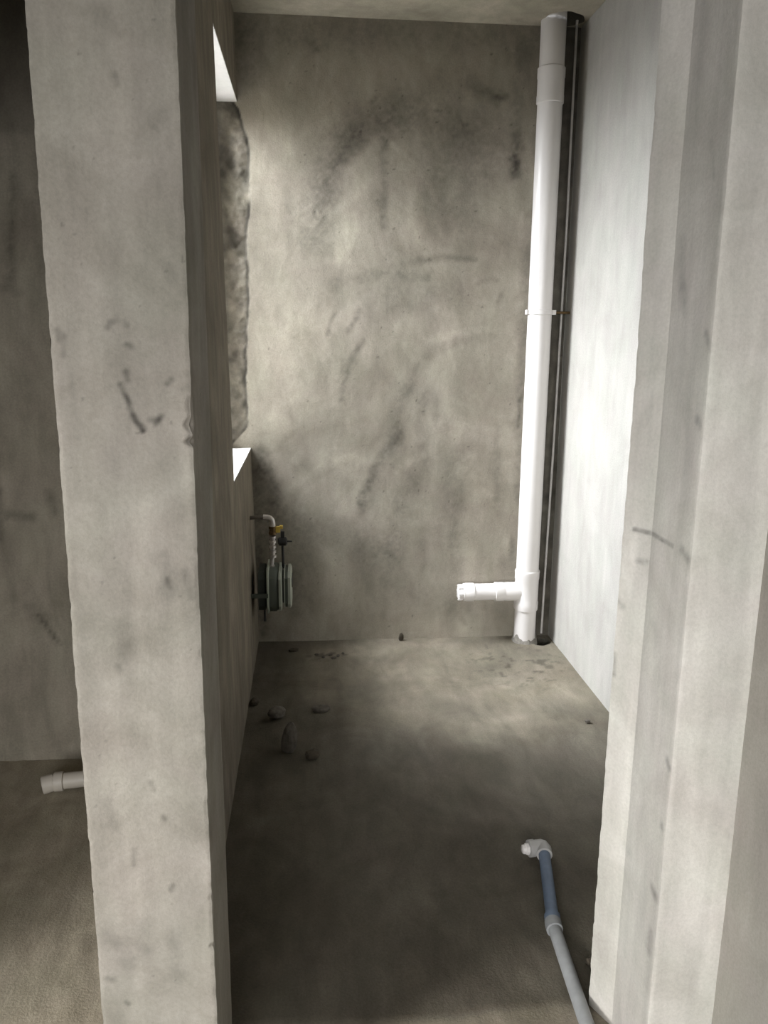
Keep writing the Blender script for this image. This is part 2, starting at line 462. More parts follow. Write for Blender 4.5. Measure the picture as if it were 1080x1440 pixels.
JAMB_MARKS = [
    ([(1.501, 1.117), (1.45, 1.119), (1.369, 1.118)], 0.0055, 0.5),
    ([(1.335, 1.118), (1.306, 1.113)], 0.0107, 0.3),
    ([(1.486, 1.059), (1.469, 1.059)], 0.0073, 0.35),
    ([(1.525, 0.962), (1.513, 0.956)], 0.0091, 0.3),
    ([(1.523, 0.851), (1.522, 0.805)], 0.0055, 0.35),
    ([(1.317, 0.723), (1.306, 0.715)], 0.0087, 0.35),
    ([(1.327, 0.446), (1.312, 0.439)], 0.0126, 0.35),
    ([(1.32, 0.357), (1.322, 0.315)], 0.0146, 0.25),
    ([(1.441, 1.65), (1.414, 1.552)], 0.0194, 0.16),
    ([(1.413, 1.576), (1.404, 1.528)], 0.0109, 0.12),
    ([(1.316, 1.492), (1.301, 1.469)], 0.009, 0.3),
    ([(1.321, 1.351), (1.311, 1.34)], 0.0103, 0.3),
    ([(1.313, 0.593), (1.312, 0.587)], 0.0075, 0.3),
    ([(1.417, 0.949), (1.397, 0.928)], 0.0202, 0.12),
    ([(1.358, 1.794), (1.337, 1.737)], 0.008, 0.12),
    ([(1.464, 0.444), (1.444, 0.442)], 0.0167, 0.1),
]
BATH_MARKS = [
    ([(-0.919, 2.316), (-0.84, 2.045), (-0.863, 1.629)], 0.1048, 0.12),
    ([(-0.894, 1.942), (-0.927, 1.628)], 0.0152, 0.3),
    ([(-0.96, 1.617), (-0.897, 1.603)], 0.0127, 0.2),
    ([(-1.001, 0.894), (-0.923, 0.884)], 0.0207, 0.35),
    ([(-0.859, 0.972), (-0.846, 0.9)], 0.0152, 0.3),
    ([(-0.927, 0.541), (-0.9, 0.489), (-0.866, 0.436)], 0.008, 0.45),
    ([(-1.032, 0.805), (-1.017, 0.973)], 0.0157, 0.3),
    ([(-0.908, 1.207), (-0.916, 1.161)], 0.0253, 0.12),
    ([(-1.003, 0.606), (-0.916, 0.528)], 0.0265, 0.12),
    ([(-0.979, 1.41), (-0.858, 1.275)], 0.1014, -0.08),
]
# ------------------------------------------------------------------ dimensions (metres)
XL, XR, YB, ZC = -0.282, 1.194, 3.8235, 2.80
YD0, YD1 = 1.296, 1.516                      # door wall, near and far face
PX0, PX1 = -0.3905, -0.1823                  # pillar between the two doorways
JX = 0.649                                   # right door jamb
HALL_X = 0.781                               # hall wall to the right of the camera
ZS, ZL = 0.958, 2.460                        # kitchen window sill and lintel
BATH_Y = 2.7324
WIN_Y0 = 2.93

def lean(P):
    """the left wall is a little out of plumb"""
    D = np.zeros_like(P)
    D[:, 0] = 0.020 - 0.040 * P[:, 2] / 2.8
    return D

# ------------------------------------------------------------------ setting
def mottled(seed, amt=0.12, freq=1.8):
    return lambda P: 1 + amt * fbm(P, freq, 4, seed)

# back wall of the kitchen: plaster stops short of the window, leaving a rough mortar reveal
EDGE_Z = [0.0, 0.93, 1.06, 1.32, 1.64, 1.91, 2.12, 2.29, 2.435, 2.6, 2.8]
EDGE_X = [-0.40, -0.40, -0.283, -0.282, -0.266, -0.262, -0.243, -0.250, -0.292, -0.40, -0.40]
def plaster_edge(P):
    q = np.stack([P[:, 2] * 1.0, P[:, 2] * 0 + 3.1, P[:, 2] * 0], 1)
    return np.interp(P[:, 2], EDGE_Z, EDGE_X) + 0.010 * fbm(q, 22, 3, 80)
def back_disp(P):
    D = np.zeros_like(P)
    front = P[:, 1] < YB + 0.001
    t = smooth((plaster_edge(P) - P[:, 0]) / 0.014)
    D[:, 1] = np.where(front, t * (0.006 + 0.013 * fbm(P, 14, 4, 82) + 0.006 * fbm(P, 45, 3, 92)), 0)
    D[:, 1] += np.where(front, 0.0022 * fbm(P * np.array([1, 1, 0.6]), 7, 3, 83), 0)
    return D
def back_tone(P):
    U = P[:, [0, 2]]
    t = marks_tone(U, P, BACK_MARKS, 3, True)
    t *= 1 + 0.16 * fbm(P * np.array([1, 1, 0.45]), 5, 4, 84) + 0.08 * fbm(P * np.array([1, 1, 0.2]), 22, 3, 85)
    # arcs of trowel sweeps
    for cx, cz, s in ((0.42, 1.30, 86), (0.75, 0.9, 87), (0.3, 2.0, 88)):
        r = np.hypot(U[:, 0] - cx, U[:, 1] - cz); a = np.arctan2(U[:, 1] - cz, U[:, 0] - cx)
        A = np.stack([r * 16, a * 0.8, a * 0 + s], 1)
        t *= 1 + 0.11 * fbm(A, 1.0, 4, s) * smooth(1.15 - r / 0.75)
    # pits
    t *= 1 - 0.45 * smooth((fbm(P, 60, 2, 89) - 0.62) / 0.12)
    # bare mortar beside the window, dark where the plaster has broken away
    e = plaster_edge(P) - P[:, 0]
    rough = smooth(e / 0.006)
    t *= 1 - rough * np.clip(0.36 - 0.75 * fbm(P, 9, 4, 90) - 0.35 * fbm(P, 30, 3, 93), -0.1, 0.75)
    t *= 1 - 0.75 * np.exp(-((e - 0.009) / 0.009) ** 2) * np.clip(0.75 + 1.2 * fbm(P, 12, 3, 91), 0, 1)
    # darker strip in the corner behind the drain pipe
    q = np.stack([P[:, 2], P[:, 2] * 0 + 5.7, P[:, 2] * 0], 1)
    corner_dark = smooth((P[:, 0] - 1.078 - 0.008 * fbm(q, 14, 3, 95)) / 0.012)
    t *= 1 - corner_dark * (0.66 + 0.2 * fbm(P, 18, 3, 96))
    return np.clip(t, 0.10, 1.5)
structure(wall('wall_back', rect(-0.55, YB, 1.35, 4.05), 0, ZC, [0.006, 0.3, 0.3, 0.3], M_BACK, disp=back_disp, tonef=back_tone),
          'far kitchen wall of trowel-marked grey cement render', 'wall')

# left kitchen wall with the window opening running up to the back wall
V, Fc = [], []
prism_geo(rect(-0.402, YD1, XL, WIN_Y0), 0, ZC, [0.1, 0.012, 0.1, 0.1], V, Fc)
prism_geo(rect(-0.502, WIN_Y0, XL, YB + 0.004), 0, ZS, [0.05, 0.012, 0.1, 0.1], V, Fc)
prism_geo(rect(-0.502, WIN_Y0, XL, YB + 0.004), ZL, ZC, [0.05, 0.012, 0.1, 0.1], V, Fc)
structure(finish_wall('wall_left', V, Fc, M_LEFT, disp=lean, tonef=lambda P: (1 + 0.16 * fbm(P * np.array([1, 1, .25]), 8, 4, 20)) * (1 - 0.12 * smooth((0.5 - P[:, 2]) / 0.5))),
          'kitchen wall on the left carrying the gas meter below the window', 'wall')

# right kitchen wall
structure(wall('wall_right', rect(XR, YD1, 1.35, YB + 0.004), 0, ZC, [0.1, 0.1, 0.1, 0.012], M_RIGHT, tonef=mottled(25, 0.06, 3)),
          'brightly daylit kitchen wall on the right behind the drain pipe', 'wall')

# the door wall: pillar between two doorways, right jamb, stretch to the far left, header above
def chipped(corners, amp=0.004):
    """ragged arrises: pull the surface in near the listed vertical corner lines"""
    def f(P):
        D = np.zeros_like(P)
        for (cx, cy, ix, iy, extra) in corners:
            d = np.hypot(P[:, 0] - cx, P[:, 1] - cy)
            q = np.stack([P[:, 2], P[:, 2] * 0 + cx * 9, P[:, 2] * 0], 1)
            a = amp * np.clip(fbm(q, 55, 4, 31) + 0.15, 0, 1) + 0.0008
            for z, h, s in extra:
                a = a + s * smooth(1 - np.abs(P[:, 2] - z) / h)
            k = smooth(1 - d / (a * 2.2 + 0.004)) * a
            D[:, 0] += k * ix; D[:, 1] += k * iy
        return D
    return f
def pillar_tone(P):
    t = 1 + 0.13 * fbm(P * np.array([1, 1, 0.30]), 10, 5, 33) + 0.07 * fbm(P, 3, 3, 34) + 0.08 * fbm(P * np.array([1, 1, 0.12]), 45, 3, 37)
    fr = P[:, 1] < YD0 + 0.001
    t = np.where(fr, t * marks_tone(P[:, [0, 2]], P, PILLAR_MARKS, 35), t)
    t *= 1 - 0.3 * smooth((fbm(P, 75, 2, 36) - 0.66) / 0.1)
    return np.clip(t, 0.2, 1.4)
structure(wall('wall_front_left', rect(PX0, YD0, PX1, YD1), 0, ZC, [0.003, 0.003, 0.05, 0.02], M_PILLAR, amp=0.002, tonef=pillar_tone,
               disp=chipped([(PX1, YD0, -1, 1, [(1.345, .016, .005), (1.318, .010, .006), (1.37, .03, .002), (0.50, .012, .002), (0.40, .010, .003)]),
                             (PX0, YD0, 1, 1, [])], 0.0016)),
          'pale cement pillar standing between the two doorways', 'wall')
def jamb_tone(P):
    t = 1 + 0.12 * fbm(P * np.array([1, 1, 0.2]), 12, 5, 43) + 0.06 * fbm(P, 3, 3, 44) + 0.08 * fbm(P * np.array([1, 1, 0.08]), 45, 3, 47)
    rv = (P[:, 0] < JX + 0.001)
    t = np.where(rv, t * marks_tone(P[:, [1, 2]], P, JAMB_MARKS, 45), t)
    return np.clip(t, 0.2, 1.4)
JP = [(JX, YD0), (1.35, YD0), (1.35, YD1), (0.640, YD1 + 0.014), (0.6165, YD1 + 0.010), (JX, 1.462)]
structure(wall('wall_front_right', JP, 0, ZC, [0.0045, 0.2, 0.1, 0.006, 0.0045, 0.0045], M_JAMB, amp=0.003, tonef=jamb_tone,
               disp=chipped([(JX, YD0, 1, 1, [(1.08, .015, .002)]), (0.6165, 1.526, 1, -1, [])], 0.0018)),
          'stepped cement jamb on the right side of the kitchen doorway', 'wall')
structure(wall('wall_front_far', rect(-3.3, YD0, -1.38, YD1), 0, ZC, 0.06, M_PILLAR, tonef=mottled(50)), 'cement wall left of the bathroom doorway', 'wall')
V, Fc = [], []
prism_geo(rect(PX1, YD0, JX + 0.0, YD1), 2.12, ZC, 0.03, V, Fc)
prism_geo(rect(-1.38, YD0, PX0, YD1), 2.12, ZC, 0.03, V, Fc)
structure(finish_wall('wall_front_top', V, Fc, M_PILLAR), 'cement wall above the two doorways', 'wall')

# hall wall returning towards the camera on the right
structure(wall('wall_hall_right', rect(HALL_X, -3.2, 1.35, YD0), 0, ZC, [0.2, 0.2, 0.2, 0.012], M_HALL, tonef=mottled(55, 0.10, 4)),
          'grey cement hall wall at the right edge', 'wall')
# living room shell behind the camera, with a light opening added in its left wall
V, Fc = [], []
prism_geo(rect(-3.3, -3.35, -1.75, -3.2), 0, ZC, 0.1, V, Fc)
prism_geo(rect(-0.15, -3.35, 1.35, -3.2), 0, ZC, 0.1, V, Fc)
prism_geo(rect(-1.75, -3.35, -0.15, -3.2), 0, 0.5, 0.1, V, Fc)
prism_geo(rect(-1.75, -3.35, -0.15, -3.2), 2.4, ZC, 0.1, V, Fc)
structure(finish_wall('wall_hall_back', V, Fc, M_WALL), 'cement wall with a window opening behind the camera', 'wall')
V, Fc = [], []
prism_geo(rect(-3.45, -3.2, -3.3, -1.1), 0, ZC, 0.1, V, Fc)
prism_geo(rect(-3.45, 0.0, -3.3, 3.0), 0, ZC, 0.1, V, Fc)
prism_geo(rect(-3.45, -1.1, -3.3, 0.0), 0, 0.7, 0.1, V, Fc)
prism_geo(rect(-3.45, -1.1, -3.3, 0.0), 2.4, ZC, 0.1, V, Fc)
structure(finish_wall('wall_hall_left', V, Fc, M_WALL), 'cement wall with an added light opening left of the camera', 'wall')

# bathroom behind the left doorway
def bath_tone(P):
    t = 1 + 0.18 * fbm(P, 2.5, 4, 60)
    t *= 1 - 0.22 * smooth((P[:, 2] + 0.02 * fbm(P, 8, 3, 61) - 2.05) / 0.03)
    return np.clip(t * marks_tone(P[:, [0, 2]], P, BATH_MARKS, 62), .2, 1.4)
structure(wall('wall_bathroom_back', rect(-3.3, BATH_Y, -0.402, WIN_Y0), 0, ZC, [0.012, 0.1, 0.1, 0.1], M_WALL, tonef=bath_tone), 'stained grey bathroom wall seen left of the pillar', 'wall')
structure(wall('wall_bathroom_left', rect(-2.1, YD1, -2.0, BATH_Y), 0, ZC, 0.06, M_WALL, tonef=mottled(63)), 'cement side wall of the bathroom', 'wall')
# floor and ceiling sheets with the openings the drain pipe passes through
def sheet(name, x0, x1, y0, y1, z, step, mat, hole, tonef, amp, flip, relief=None):
    nx = int(round((x1 - x0) / step)); ny = int(round((y1 - y0) / step))
    X, Y = np.meshgrid(np.linspace(x0, x1, nx + 1), np.linspace(y0, y1, ny + 1))
    P = np.stack([X.ravel(), Y.ravel(), np.full(X.size, z)], 1)
    hx, hy, hr = hole
    tone = tonef(P)
    D = np.zeros_like(P)
    D[:, 2] = amp * fbm(P, 3, 4, 70)
    if relief is not None:
        D[:, 2] += relief(P)
    # snap the ring round the hole to its outline
    v = P[:, :2] - np.array([hx, hy]); r = np.linalg.norm(v, axis=1) + 1e-9
    ang = np.arctan2(v[:, 1], v[:, 0])
    R = hr * (1 + 0.06 * np.sin(3 * ang + 1) + 0.03 * np.sin(7 * ang))
    inside = r < R
    P[inside, :2] = np.array([hx, hy]) + v[inside] / r[inside, None] * R[inside, None]
    Fc = []
    for j in range(ny):
        b = j * (nx + 1)
        for i in range(nx):
            k = b + i
            q = (k, k + 1, k + nx + 2, k + nx + 1)
            if P[k, 0] < -0.52 and P[k, 1] > 2.91:
                continue                      # open light well outside the window
            if inside[q[0]] and inside[q[1]] and inside[q[2]] and inside[q[3]]:
                continue
            Fc.append(q[::-1] if flip else q)
    me = bpy.data.meshes.new(name)
    me.from_pydata((P + D).tolist(), [], Fc)
    me.polygons.foreach_set('use_smooth', [True] * len(me.polygons))
    set_tone(me, tone); me.update()
    return link(name, me, mat)

def floor_relief(P):
    # ridges left by the broom in the hall and doorway, smoother screed inside the kitchen
    a = 1 - smooth((P[:, 1] - 1.75) / 0.35)
    Q = np.stack([P[:, 0] * 30 + P[:, 1] * 9, P[:, 1] * 7 - P[:, 0] * 3, P[:, 2]], 1)
    bath = smooth((-0.4 - P[:, 0]) / 0.1)
    return 0.0042 * np.maximum(a, bath * 0.9) * fbm(Q, 1.0, 4, 71) + 0.0010 * fbm(P, 25, 3, 72)
def floor_tone(P):
    t = 1 + 0.22 * fbm(P, 2.2, 5, 73) + 0.10 * fbm(P, 11, 3, 74)
    # finer kitchen screed, darkened to paint in the shade beyond the doorway
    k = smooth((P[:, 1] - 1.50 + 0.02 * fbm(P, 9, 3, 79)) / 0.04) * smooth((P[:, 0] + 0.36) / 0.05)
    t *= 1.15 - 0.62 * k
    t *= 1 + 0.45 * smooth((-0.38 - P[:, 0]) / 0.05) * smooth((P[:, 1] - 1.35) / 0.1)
    # pale cement dust towards the back wall, large patch includes painted window light
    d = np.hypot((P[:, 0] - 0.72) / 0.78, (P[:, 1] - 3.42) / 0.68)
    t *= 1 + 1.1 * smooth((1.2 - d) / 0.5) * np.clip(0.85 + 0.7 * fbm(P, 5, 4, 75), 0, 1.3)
    d = np.hypot((P[:, 0] - 0.12) / 0.30, (P[:, 1] - 3.66) / 0.12)
    t *= 1 + 0.35 * smooth(1.2 - d) * np.clip(0.6 + fbm(P, 14, 3, 76), 0, 1.3)
    # crumbs of dark grit
    g = smooth((fbm(P, 32, 3, 77) - 0.22) / 0.14)
    near = smooth(1.3 - np.hypot((P[:, 0] - 0.08) / 0.14, (P[:, 1] - 3.62) / 0.07)) + smooth(1.3 - np.hypot((P[:, 0] - 0.95) / 0.25, (P[:, 1] - 3.45) / 0.3))
    t *= 1 - 0.45 * g * np.clip(near, 0, 1)
    return np.clip(t, .15, 2.8)
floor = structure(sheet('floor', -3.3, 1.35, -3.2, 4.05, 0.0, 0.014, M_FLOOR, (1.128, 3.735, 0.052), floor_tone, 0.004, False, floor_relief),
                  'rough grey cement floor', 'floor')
ceiling = structure(sheet('ceiling', -3.3, 1.35, -3.2, 4.05, ZC, 0.016, M_CEIL, (1.088, 3.745, 0.09), mottled(78, 0.2, 4), 0.004, True),
                    'yellowish grey plastered ceiling', 'ceiling')
bm = bmesh.new()
add_lathe(bm, (1.128, 3.735, -0.10), (1.128, 3.735, 0.05), [(0, 0.085), (0.094, 0.085)], 28)
top = max(bm.faces, key=lambda f: f.calc_center_median().z); bm.faces.remove(top)
o_ = bm_obj('hole_lining', bm, M_ROUGH, floor, False); set_tone(o_.data, np.full(len(o_.data.vertices), 0.5))
bm = bmesh.new()
add_lathe(bm, (1.088, 3.745, 2.806), (1.088, 3.745, 3.0), [(0, 0.12), (0.25, 0.12)], 28)
bot = min(bm.faces, key=lambda f: f.calc_center_median().z); bm.faces.remove(bot)
o_ = bm_obj('hole_lining', bm, M_ROUGH, ceiling, False); set_tone(o_.data, np.full(len(o_.data.vertices), 0.5))

# kitchen window: white frame set in the opening
fx0, fx1 = -0.455, -0.395
win = bpy.data.objects.new('window_1', None); COL.objects.link(win); win.location = (-0.42, 3.38, ZS)
structure(win, 'kitchen window opening beside the back wall with a white frame', 'window')
def wpart(name, lo, hi, bev=0.004):
    b_ = bmesh.new(); add_box(b_, [a - c for a, c in zip(lo, win.location)], [a - c for a, c in zip(hi, win.location)])
    return bm_obj(name, b_, M_FRAME, win, bevel=bev)
wpart('frame_rail', (fx0, WIN_Y0 + .002, ZS + .002), (fx1, YB, ZS + .045))
wpart('frame_rail', (fx0, WIN_Y0 + .002, ZL - .045), (fx1, YB, ZL - .002))
wpart('frame_stile', (fx0, WIN_Y0 + .002, ZS + .045), (fx1, WIN_Y0 + .045, ZL - .045))
wpart('frame_stile', (fx0, YB - .042, ZS + .045), (fx1, YB, ZL - .045))
# thin white slabs on the underside of the lintel and on the sill
def reveal_slab(name, z0, z1, zc):
    V_, F_ = [], []
    x0, x1 = -0.500 + 0.020 - 0.040 * zc / 2.8, XL + 0.0195 - 0.040 * zc / 2.8
    P8 = [(x, y, z) for z in (z0, z1) for (x, y) in ((x0, WIN_Y0 + .001), (x1, WIN_Y0 + .001), (x1, YB + .003), (x0, YB + .003))]
    V_ = [tuple(a - c for a, c in zip(p, win.location)) for p in P8]
    F_ = [(3, 2, 1, 0), (4, 5, 6, 7), (0, 1, 5, 4), (1, 2, 6, 5), (2, 3, 7, 6), (3, 0, 4, 7)]
    me = bpy.data.meshes.new(name); me.from_pydata(V_, [], F_); set_tone(me, np.full(8, 1.0 if zc > 2 else 0.72)); me.update()
    return link(name, me, M_REVEAL, win)
reveal_slab('window_soffit', ZL - .006, ZL + .002, ZL)
reveal_slab('window_sill', ZS - .002, ZS + .005, ZS)
# ------------------------------------------------------------------ drain stack in the far right corner
def empty(name, loc):
    o = bpy.data.objects.new(name, None); COL.objects.link(o); o.location = loc; o.empty_display_size = 0.1
    return o
class Rel:
    """mesh helper that keeps part coordinates relative to their thing"""
    def __init__(s, root): s.r = root; s.o = Vector(root.location); s.bm = bmesh.new()
    def p(s, v): return Vector(v) - s.o
    def lathe(s, a, b, prof, n=32): add_lathe(s.bm, s.p(a), s.p(b), prof, n); return s
    def tube(s, path, r, n=20): add_tube(s.bm, [s.p(q) for q in path], r, n); return s
    def box(s, lo, hi): add_box(s.bm, s.p(lo), s.p(hi)); return s
    def build(s, name, mat, parent=None, **kw): return bm_obj(name, s.bm, mat, parent or s.r, **kw)

DX, DY = 1.053, 3.758
stack = empty('drain_pipe', (DX, DY, 0))
tag(stack, 'tall white plastic drain pipe standing in the far right corner', 'pipe')
def vl(prof): return Rel(stack).lathe((DX, DY, 0), (DX, DY, 1), prof, 40)
vl([(-0.08, .053), (.185, .053)]).build('pipe_stub', M_PVC)
tee = vl([(.165, .0545), (.167, .0585), (.176, .0595), (.205, .0595), (.212, .0575), (.318, .0575), (.325, .0595), (.352, .0595), (.360, .0605), (.366, .0590), (.368, .0545)]).build('tee_fitting', M_PVC)
Rel(stack).lathe((DX - .03, DY, .258), (.4, DY, .258), [(0, .046), (.075, .046), (.078, .0455), (.085, .0455), (.088, .047), (.128, .047), (.130, .043)]).build('branch_socket', M_PVC, tee)
tee.children[0].parent = stack
Rel(stack).lathe((DX - .14, DY, .258), (.4, DY, .258), [(0, .0415), (.17, .0415)]).build('branch_pipe', M_PVC)
Rel(stack).lathe((.790, DY, .258), (.4, DY, .258), [(0, .0418), (.002, .0455), (.040, .0455), (.042, .0445), (.052, .0445), (.054, .040)]).build('branch_coupling', M_PVC)
cap = Rel(stack).lathe((.745, DY, .258), (.4, DY, .258), [(0, .0385), (.022, .0385), (.030, .036), (.034, .028)])
cap.build('end_plug', M_PVC)
for k in range(8):
    a = k * math.pi / 4
    c = Vector((.722, DY + .0375 * math.cos(a), .258 + .0375 * math.sin(a)))
    Rel(stack).box(c - Vector((.010, .0035, .0035)), c + Vector((.010, .0035, .0035))).build('plug_grip', M_PVC, bevel=.001)
vl([(.35, .0545), (2.495, .0545)]).build('pipe_shaft', M_PVC)
vl([(2.470, .0548), (2.473, .0590), (2.500, .0592), (2.506, .0580), (2.570, .0580), (2.576, .0598), (2.612, .0598), (2.616, .0550)]).build('pipe_coupling', M_PVC)
vl([(2.60, .0540), (2.88, .0540)]).build('pipe_top_length', M_PVC)
clip = vl([(1.580, .0548), (1.581, .0585), (1.601, .0585), (1.602, .0548)]).build('pipe_clip', M_PVC)
Rel(stack).box((DX - .066, DY - .020, 1.581), (DX - .054, DY + .012, 1.602)).build('clip_ear', M_PVC, bevel=.002)
Rel(stack).box((DX + .054, DY - .014, 1.581), (DX + .072, DY + .014, 1.602)).build('clip_ear', M_PVC, bevel=.002)
Rel(stack).lathe((DX + .066, DY, 1.591), (XR, DY, 1.591), [(0, .006), (.094, .006)], 12).build('clip_bolt', M_BRASS)
# dried cement clinging round the foot
sm = bmesh.new()
n = 72
low, high = [], []
for k in range(n):
    a = 2 * math.pi * k / n
    h = .018 + .045 * max(0, math.sin(2.0 * a + 1.2)) * (0.5 + 0.5 * math.sin(5.3 * a)) + .004 * math.sin(9 * a + 2) + .002 * math.sin(17 * a)
    h = max(.006, h)
    low.append((sm.verts.new((.066 * math.cos(a), .066 * math.sin(a), -.01)), sm.verts.new((.0575 * math.cos(a), .0575 * math.sin(a), h * .6))))
    high.append(sm.verts.new((.0535 * math.cos(a), .0535 * math.sin(a), h)))
for k in range(n):
    j = (k + 1) % n
    sm.faces.new((low[k][0], low[j][0], low[j][1], low[k][1]))
    sm.faces.new((low[k][1], low[j][1], high[j], high[k]))
bm_obj('cement_smear', sm, M_SMEAR, stack)

# thin pale trim running down the dark corner
strip = empty('corner_strip', (1.166, 3.800, 0.0))
tag(strip, 'thin pale strip running floor to ceiling in the dark corner beside the drain pipe', 'strip')
Rel(strip).tube([(1.152, 3.800, .02), (1.155, 3.801, .3), (1.163, 3.800, .9), (1.168, 3.802, 1.5), (1.170, 3.800, 2.0), (1.168, 3.801, 2.45), (1.167, 3.80, 2.82)], .0055, 10).build('strip_length', M_STRIP)
for z in (1.592,):
    Rel(strip).box((1.150, 3.792, z - .006), (1.182, 3.826, z + .006)).build('clip', M_BLACK, bevel=.002)

# ------------------------------------------------------------------ gas meter on the left wall
GY = 3.575
gm = empty('gas_meter', (-0.16, GY, 0.26))
tag(gm, 'grey-green gas meter with brass and steel piping on the left wall under the window', 'gas meter')
def shell(x0, x1, z0, z1, hy, ch):
    """half case: chamfered slab facing +x"""
    b_ = bmesh.new()
    prof = lambda m: [(-hy + m, z0 + ch + m * .2), (-hy + ch + m * .2, z0 + m), (hy - ch - m * .2, z0 + m), (hy - m, z0 + ch + m * .2), (hy - m, z1 - ch - m * .2), (hy - ch - m * .2, z1 - m), (-hy + ch + m * .2, z1 - m), (-hy + m, z1 - ch - m * .2)]
    rings = []
    for x, m in ((x0, 0), (x1 - (x1 - x0) * .35, 0), (x1, .012)):
        rings.append([b_.verts.new((x + .16, y, z - .26)) for y, z in prof(m)])
    for r1, r2 in zip(rings[:-1], rings[1:]):
        for k in range(8):
            b_.faces.new((r1[k], r1[(k + 1) % 8], r2[(k + 1) % 8], r2[k]))
    b_.faces.new(rings[0]); b_.faces.new(rings[-1][::-1])
    return b_
bm_obj('case_back', shell(-.236, -.196, .275, .452, .098, .028), M_METER_DARK, gm, bevel=.004)
bm_obj('case_flange', shell(-.198, -.188, .262, .470, .112, .034), M_METER, gm, bevel=.002)
front = bm_obj('case_front', shell(-.190, -.142, .268, .458, .098, .030), M_METER_MID, gm, bevel=.004)
bm_obj('case_lit_edge', shell(-.146, -.131, .270, .456, .101, .030), M_METER, gm, bevel=.003)  # pale slab painting a lit chamfer on the case
bm_obj('seam_band', shell(-.134, -.119, .300, .425, .070, .022), M_METER_DARK, gm, bevel=.002)
bm_obj('cover_lit_edge', shell(-.123, -.117, .282, .450, .083, .024), M_METER, gm, bevel=.002)  # pale slabs either side of the cover paint its lit edges
idx = bm_obj('index_cover', shell(-.119, -.103, .284, .446, .081, .024), M_METER_MID, gm, bevel=.003)
bm_obj('cover_lit_edge', shell(-.106, -.089, .280, .452, .085, .024), M_METER, gm, bevel=.004)
Rel(gm).box((-.092, GY - .045, .372), (-.086, GY + .045, .412)).build('dial_window', M_BLACK, idx, bevel=.001)
idx.children[0].matrix_parent_inverse = Matrix.Identity(4)
# wall bracket
Rel(gm).box((-.284, GY - .118, .346), (-.192, GY - .106, .364)).build('bracket_arm', M_METER_MID, bevel=.002)
Rel(gm).box((-.290, GY - .03, .30), (-.266, GY + .03, .41)).build('bracket_plate', M_METER_DARK, bevel=.002)
Rel(gm).tube([(-.213, GY - .02, .36), (-.213, GY - .02, .205)], .005, 10).build('bracket_rod', M_BLACK)
# inlet: from the wall, elbow, valve, ribbed union, into the case
c = (-.196, GY, .658)
Rel(gm).tube([(-.290, GY, .684), (-.205, GY, .684)], .0085, 14).build('inlet_pipe', M_DARKPIPE)
Rel(gm).tube([(-.212, GY, .684)] + arc((-.197, GY, .659), math.pi / 2, 0, .025, (1, 0, 0), (0, 0, 1), 8) + [(-.172, GY, .640)], [.0145] + [.0135] * 9 + [.0150], 16).build('inlet_elbow', M_STEEL)
valve = Rel(gm).lathe((-.172, GY, .605), (-.172, GY, 1), [(0, .012), (.003, .018), (.014, .018), (.016, .015), (.026, .015), (.028, .018), (.038, .018), (.040, .012)], 12).build('gas_valve', M_BRASS)
hd = Rel(gm).box((-.158, GY - .010, .616), (-.138, GY + .010, .642)).box((-.140, GY - .013, .634), (-.126, GY + .013, .646))
hd.build('valve_handle', M_YELLOW, valve, bevel=.002)
valve.children[0].matrix_parent_inverse = Matrix.Identity(4)
pr = []
for k in range(5):
    t = k * .022
    pr += [(t, .011), (t + .003, .016), (t + .014, .016), (t + .017, .011)]
Rel(gm).lathe((-.173, GY, .497), (-.173, GY, 1), pr, 14).build('ribbed_union', M_STEEL)
Rel(gm).lathe((-.180, GY, .445), (-.176, GY, .5), [(0, .014), (.02, .014), (.022, .010), (.058, .010)], 14).build('inlet_spigot', M_STEEL)
# outlet: black cock and thin tube
Rel(gm).tube([(-.128, GY + .03, .44), (-.130, GY + .03, .56)], .006, 10).build('outlet_tube', M_BLACK)
ck = Rel(gm).lathe((-.150, GY + .03, .566), (0, GY + .03, .566), [(0, .012), (.006, .020), (.036, .020), (.042, .012)], 14).build('outlet_cock', M_BLACK)
Rel(gm).box((-.137, GY + .02, .578), (-.121, GY + .04, .612)).build('cock_lever', M_BLACK, bevel=.002)
Rel(gm).tube([(-.112, GY + .03, .566), (-.086, GY + .03, .566)], .004, 10).build('cock_nozzle', M_BLACK)

# ------------------------------------------------------------------ water supply pipe on the kitchen floor
wp = empty('water_pipe', (.63, 1.90, 0))
tag(wp, 'blue-grey water pipe lying on the floor inside the doorway with a capped elbow', 'pipe')
R_ = .0165
A = Vector((.664, 2.055, .030)); B = Vector((.603, 1.752, .022)); C_ = Vector((.588, 1.47, .022)); D_ = Vector((.575, 1.10, .022))
Rel(wp).tube([A, B], R_).build('blue_pipe', M_BLUE)
Rel(wp).tube([B, C_, D_], R_).build('grey_pipe', M_GREYPIPE)
d1 = (B - A).normalized(); d2 = (C_ - B).normalized()
Rel(wp).tube([B - d1 * .035, B - d1 * .012], .0205).build('coupling', M_BLUE)
Rel(wp).tube([B - d1 * .014, B, B + d2 * .016], .0212).build('coupling', M_GREYPIPE)
side = Vector((-1, -.16, .02)).normalized()
el = Rel(wp).tube([A + d1 * .030, A + d1 * .006, A + side * .004 - d1 * .004, A + side * .010 - d1 * .008, A + side * .034 - d1 * .008], .0225).build('elbow', M_FITTING)
e0 = A - d1 * .008
Rel(wp).lathe(e0 + side * .030, e0 + side * .2, [(0, .0245), (.016, .0245), (.018, .021)], 24).build('elbow_collar', M_FITTING)
Rel(wp).lathe(e0 + side * .046, e0 + side * .2, [(0, .0165), (.010, .0165), (.011, .013), (.019, .013), (.021, .010)], 8).build('end_plug', M_PVC)

